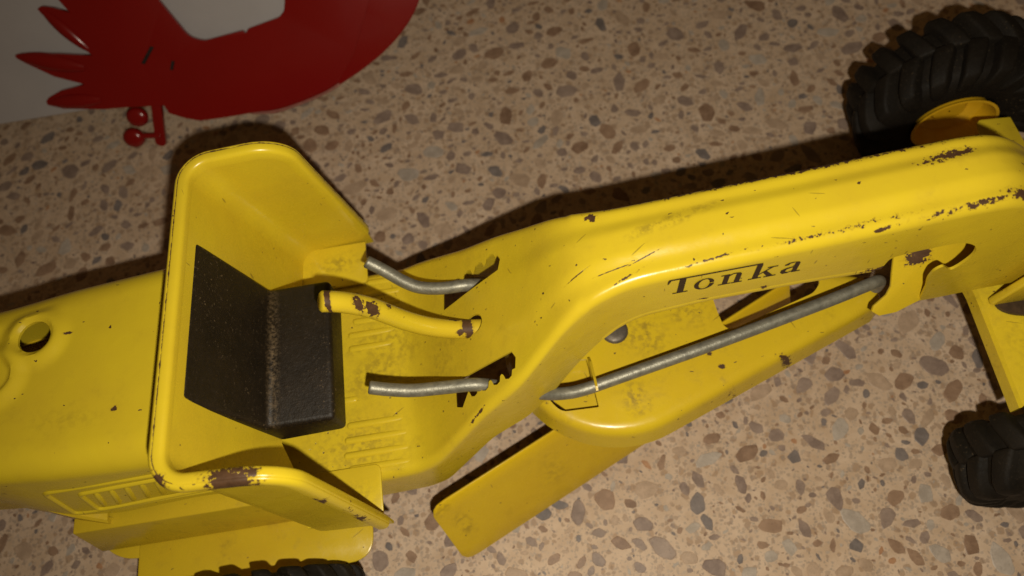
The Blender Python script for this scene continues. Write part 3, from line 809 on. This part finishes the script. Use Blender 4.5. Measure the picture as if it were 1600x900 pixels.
# ---- blade: a curved moldboard slung at an angle under the circle
A0, A1 = Vector((-43.6, -47.8, 0)), Vector((97.0, 13.5, 0))
dr = (A1 - A0).normalized(); nr = Vector((dr.y, -dr.x, 0))           # nr: towards the near side
L = (A1 - A0).length
prof = [(0.0, 35.0), (1.0, 34.2), (3.2, 29.0), (6.3, 22.5), (10.0, 15.5), (13.4, 9.0), (16.6, 3.0)]
us = [0, 1.2, 3.0, 6] + list(np.linspace(12, L - 6, 20)) + [L - 2, L]
vs = []
for i, u in enumerate(us):
    for (d, z) in prof:
        k = max(0.0, 1 - u / 5.0); sh = 0.0
        zz = z
        if u < 5:                                                    # rounded lower and upper corners at the near end
            tt = math.sqrt(max(0, 1 - (1 - u / 5.0) ** 2))
            zc = 19.0; zz = zc + (z - zc) * (0.76 + 0.24 * tt); d = 8.0 + (d - 8.0) * (0.76 + 0.24 * tt)
        p = A0 + dr * u + nr * d
        vs.append((p.x, p.y, zz))
npf = len(prof)
fs = [(i * npf + j, (i + 1) * npf + j, (i + 1) * npf + j + 1, i * npf + j + 1) for i in range(len(us) - 1) for j in range(npf - 1)]
blade = link('blade', vs, fs, Y_BLADE, grader)
bake(blade, [('SOLIDIFY', dict(thickness=1.0 * S, offset=-1.0)), ('BEVEL', dict(width=0.3 * S, segments=2, limit_method='ANGLE', angle_limit=math.radians(50)))], 40)
link('blade_hanger', *prism([(22, -12), (36, -8), (36, 8), (22, 8)], 24, 46.2), Y_BLADE, grader)

# ---- wheels
def make_wheel(name, c, rr, width, yaw, parent, lug=1.0):
    """wheel = hub disc (its own mesh) with the rubber tyre as a child; axle along y before yaw"""
    base = empty(name, c); base.rotation_euler = (0, 0, math.radians(yaw)); base.parent = parent
    hw = width / 2
    # tyre carcass
    prof = [(-hw * 0.86, rr * 0.425), (-hw * 0.97, rr * 0.56), (-hw * 1.0, rr * 0.70), (-hw * 0.94, rr * 0.80), (-hw * 0.78, rr * 0.87), (-hw * 0.4, rr * 0.895),
            (0, rr * 0.90), (hw * 0.4, rr * 0.895), (hw * 0.78, rr * 0.87), (hw * 0.94, rr * 0.80), (hw * 1.0, rr * 0.70), (hw * 0.97, rr * 0.56), (hw * 0.86, rr * 0.425), (hw * 0.5, rr * 0.41), (-hw * 0.5, rr * 0.41)]
    ns = 72; vs, fs = [], []; n = len(prof)
    for i in range(ns):
        a = 2 * math.pi * i / ns
        for y, r in prof: vs.append((r * math.cos(a), y, r * math.sin(a)))
    for i in range(ns):
        for j in range(n): fs.append((i * n + j, i * n + (j + 1) % n, ((i + 1) % ns) * n + (j + 1) % n, ((i + 1) % ns) * n + j))
    # chevron lugs, curling over the shoulder on to the sidewall
    NL = 19
    for side in (-1, 1):
        for k in range(NL):
            a0 = 2 * math.pi * (k + (0.5 if side > 0 else 0)) / NL
            st = [(-0.06, 0.89, 0.985, 0.15), (0.25, 0.89, 1.0, 0.145), (0.55, 0.87, 1.0, 0.14), (0.80, 0.85, 0.99, 0.135), (1.0, 0.79, 0.95, 0.13), (1.07, 0.70, 0.85, 0.12), (1.05, 0.60, 0.70, 0.09)]
            sw = [0.0, 0.10, 0.22, 0.32, 0.40, 0.50, 0.62]
            b = len(vs)
            for (yy, r0, r1, hwid), s_ in zip(st, sw):
                ac = a0 + s_ * 0.42
                y = side * yy * hw
                tp, bt = rr * (r0 + (r1 - r0) * (0.45 + 0.55 * lug)), rr * r0 * 0.97
                yo = y * (1.05 if yy > 0.9 else 1.0); yi = y * (0.90 if yy > 0.9 else 1.0)
                for da, rad, yv in ((-hwid, bt, yi), (-hwid * 0.62, tp, yo), (hwid * 0.62, tp, yo), (hwid, bt, yi)):
                    vs.append((rad * math.cos(ac + da), yv, rad * math.sin(ac + da)))
            for i in range(len(st) - 1):
                for j in range(3): fs.append((b + i * 4 + j, b + i * 4 + j + 1, b + (i + 1) * 4 + j + 1, b + (i + 1) * 4 + j))
            fs.append((b, b + 1, b + 2, b + 3)); e = b + (len(st) - 1) * 4; fs.append((e, e + 1, e + 2, e + 3))
    ty = link('tyre', vs, fs, M_TYRE, base)
    bake(ty, [('BEVEL', dict(width=1.1 * S, segments=3, limit_method='ANGLE', angle_limit=math.radians(35)))], 45)
    # dished hub
    hp = [(-hw * 0.9, rr * 0.415), (-hw * 0.96, rr * 0.435), (-hw * 0.97, rr * 0.405), (-hw * 0.82, rr * 0.385), (-hw * 0.42, rr * 0.34), (-hw * 0.22, rr * 0.22), (-hw * 0.45, rr * 0.16), (-hw * 0.45, 0.4)]
    hv, hf = [], []; n = len(hp)
    for sgn in (-1, 1):
        b0 = len(hv)
        for i in range(40):
            a = 2 * math.pi * i / 40
            for y, r in hp: hv.append((r * math.cos(a), y * sgn, r * math.sin(a)))
        for i in range(40):
            for j in range(n - 1): hf.append((b0 + i * n + j, b0 + i * n + j + 1, b0 + ((i + 1) % 40) * n + j + 1, b0 + ((i + 1) % 40) * n + j))
    hub = link('hub', hv, hf, M_RIM, base, smooth=40)
    return base
make_wheel('front_wheel', (180.5, 80.0, 35.4), 35.8, 27, -6, grader)
make_wheel('front_wheel', (166.5, -63.0, 36), 36, 22, -6, grader, 0.5)
make_wheel('rear_wheel', (-99, -69.5, 31), 31, 16, 0, grader)
make_wheel('rear_wheel', (-101, 66.5, 31), 31, 15, 0, grader)
link('chassis_pan', *prism([(-200, -20), (-150, -33), (-57, -36), (-57, 36), (-150, 33), (-200, 20)], 38, 40), Y_CHASSIS, grader)

# ---- front axle, sitting in a folded channel, and the kingpin bracket
ax = [(148.5, -2), (150.0, -52.0), (178, -52.0), (186, 58), (168, 60)]
v1, f1 = prism(fillet([(147.0, 4), (148.0, -10), (146.2, -48.5), (152, -50), (190, -50), (186, 55), (174, 56), (165, 4)], [0, 0, 2, 0, 0, 0, 2, 0], 4), 53.6, 55.0)
axle = bevelled('front_axle', (v1, f1), Y_AXLE, grader, 0.4, 2)
link('axle_flange', *prism([(147.0, 4), (148.0, -10), (146.2, -48.5), (144.8, -48.6), (146.4, -10), (145.4, 4)], 50.0, 55.2), Y_AXLE, axle)
kb = fillet([(149, 56), (153, 76), (157, 83), (165, 86), (176, 84), (176, 56)], [0, 3, 4, 4, 0, 0], 4)
bevelled('kingpin_bracket', prism(kb, -15.2, -12.4, 'y'), Y_AXLE, grader, 0.8, 3)
link('kingpin_washer', *prism([(155 + 0, -12)] + [(163 + 12 * math.cos(a), -15 + 5.5 * math.sin(a)) for a in np.linspace(math.pi, 2 * math.pi, 14)] + [(175, -12)], 55.4, 56.6), M_DARKMETAL, grader, smooth=30)
tube('front_axle_pin', [(164.8, -56, 36), (172, 8, 36), (177, 50, 36)], 2.4, M_STEEL, grader)

# ------------------------------------------------------------------ red cut-out plate standing tilted on the floor at the back left, white board behind it
TILT = math.radians(55)
def leaning(name, loc):
    o = empty(name, loc); o.rotation_euler = (TILT, 0, 0); return o
# local frame of both: x along the floor, y up the slope, z out of the plate towards the viewer
board = leaning('white_board', (0, 150, 0))
tag(board, 'plain white painted board standing tilted behind the red cut-out plate', 'board')
bevelled('board_panel', prism(fillet([(-330, 23.6), (-236.4, 23.5), (-179.6, 23.3), (-86, 23.1), (-58.3, 32.2), (-50, 72.6), (-50, 190), (-330, 190)], [2, 0, 0, 8, 4, 4, 4, 2], 4), -8.0, -3.2), M_WHITE, board, 0.8, 2)
red = leaning('red_cut_plate', (0, 150, 0))
tag(red, 'glossy red enamelled metal plate with three pointed leaves cut along its left edge', 'metal plate')
pl = [(-183.5, 112), (-182.7, 89.1), (-181.5, 73.1), (-179.0, 67.3), (-185.3, 70.5), (-189.9, 71.8), (-192.0, 71.0), (-191.3, 69.0), (-187.2, 61.7), (-182.0, 54.9), (-177.3, 48.1), (-192.0, 51.4), (-208.5, 54.1), (-210.7, 53.9),
      (-210.8, 52.5), (-207.8, 49.7), (-198.0, 41.9), (-186.3, 36.3), (-198.0, 35.3), (-204.9, 33.1), (-206.8, 31.6), (-206.9, 30.0), (-200.3, 27.0), (-181.7, 23.6), (-173.0, 23.0), (-154.6, 20.8), (-153.7, 16.9),
      (-146.9, 13.2), (-140.6, 10.9), (-129.1, 10.5), (-115.9, 10.5), (-105.5, 10.6), (-97.3, 11.7), (-83.9, 14.5), (-71.1, 18.2), (-60.2, 30.3), (-47.6, 51.7), (-41.5, 66.9), (-42, 100), (-62, 135), (-105, 152), (-155, 140)]
plate = bevelled('cut_plate', prism(pl, 0.6, 3.0), M_RED, None, 0.1, 1)
hole_ = fillet([(-146, 92), (-143.4, 79.0), (-139.3, 66.4), (-131.9, 49.0), (-126.0, 46.3), (-107.6, 47.9), (-106.3, 46.4), (-104.5, 48.3), (-89.1, 50.9), (-86.3, 53.2), (-84.7, 57.6), (-80.2, 70.4), (-80, 110), (-115, 122)],
                [4, 2, 2, 3, 2, 0.6, 0.6, 0.6, 2, 1, 1, 2, 6, 6], 3)
cutter(prism(hole_, -2, 8)); cutter(prism([(-150.3, 48.0), (-148.8, 47.3), (-155.9, 40.5), (-157.3, 41.3)], 2.0, 8)); cutter(prism([(-143.5, 40.2), (-142.0, 39.8), (-144.3, 35.9), (-145.7, 36.3)], 2.0, 8))
bake(plate, [('BOOLEAN', dict(operation='DIFFERENCE', object=o, solver='EXACT')) for o in cut] +
     [('BEVEL', dict(width=0.9 * S, segments=3, limit_method='ANGLE', angle_limit=math.radians(50)))], 40)
drop(*cut); cut.clear(); plate.parent = red
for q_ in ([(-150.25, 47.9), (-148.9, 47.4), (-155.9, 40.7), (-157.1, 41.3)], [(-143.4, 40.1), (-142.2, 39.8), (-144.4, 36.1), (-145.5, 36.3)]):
    link('slot_shade', *prism(q_, 2.2, 3.06), M_SLOT_SHADE, red)  # dark inlay strip, the slit's shadow line painted as colour
def leaf_ridge(a, b, wd, h):
    """pointed leaf thickened into a soft ridge"""
    a, b = Vector((*a, 0)), Vector((*b, 0)); t = (b - a).normalized(); nn = Vector((-t.y, t.x, 0)); L_ = (b - a).length
    vs, fs = [], []
    K = 14
    for i in range(K + 1):
        u = i / K; k = math.sin(math.pi * min(1, u * 0.86 + 0.05)) ** 0.7
        for j in range(9):
            an = math.pi * j / 8
            p = a + t * L_ * u + nn * wd * k * math.cos(an); vs.append((p.x, p.y, 2.6 + h * k * math.sin(an)))
    for i in range(K):
        for j in range(8): fs.append((i * 9 + j, i * 9 + j + 1, (i + 1) * 9 + j + 1, (i + 1) * 9 + j))
    return link('leaf_point', vs, fs, M_RED, red, smooth=60)
leaf_ridge((-190.6, 70.4), (-178, 51), 3.0, 2.2)
leaf_ridge((-209.6, 53.0), (-183, 43.5), 4.0, 2.6)
leaf_ridge((-205.8, 30.8), (-182, 28.4), 3.6, 2.4)
# outer lip, set back from the plate
rp = fillet([(-122, 10.8), (-116.7, 9.6), (-105.8, 7.4), (-97.4, 8.6), (-83.6, 11.8), (-70.8, 16.0), (-59.3, 20.9), (-49.0, 26.2), (-40.3, 31.9), (-33.9, 37.3), (-29.1, 42.5), (-25.4, 47.7), (-18.6, 63.0), (-15, 85), (-20, 112), (-40, 140), (-90, 130), (-90, 90), (-70, 60), (-85, 40), (-110, 22)], 3, 4)
bevelled('plate_lip', prism(rp, -3.0, 0.4), M_RED, red, 1.5, 4, 45, 30)
tube('weld_seam', [(-116, 9.8, 0.6), (-105, 8.9, 0.8), (-92, 10.6, 0.8), (-79, 13.6, 0.8), (-71, 16.6, 0.8)], 0.7, plain('dull_red_grey_seam', (0.34, 0.13, 0.10), 0.4), red, 8)
def knob(c, r, h):
    vs, fs = [], []
    K = [(0.55, 0), (0.9, 0.12), (1.0, 0.42), (0.93, 0.72), (0.7, 0.93), (0.35, 1.0), (0.02, 1.01)]
    for rr_, z in K:
        for j in range(24):
            a = 2 * math.pi * j / 24; vs.append((c[0] + r * rr_ * math.cos(a), c[1] + r * rr_ * 0.92 * math.sin(a), c[2] + h * z))
    for i in range(len(K) - 1):
        for j in range(24): fs.append((i * 24 + j, i * 24 + (j + 1) % 24, (i + 1) * 24 + (j + 1) % 24, (i + 1) * 24 + j))
    fs.append(tuple(range(24))); fs.append(tuple(range(len(vs) - 24, len(vs))))
    return link('hanging_knob', vs, fs, M_RED, red, smooth=60)
knob((-169.9, 17.1, -1.5), 5.2, 4.5); knob((-175.4, 7.6, -1.5), 5.2, 4.8)
bevelled('hook_bar', prism(fillet([(-160.4, 23.5), (-156.0, 22.5), (-161.6, 1.6), (-163.8, 1.4), (-166.2, 3.2)], 1.0, 3), -1.0, 2.0), M_RED, red, 0.8, 3)
tube('hook_pin', [(-172, 8.0, 1.0), (-166, 7.2, 1.1), (-162, 6.6, 1.1)], 1.4, M_RED, red, 10)
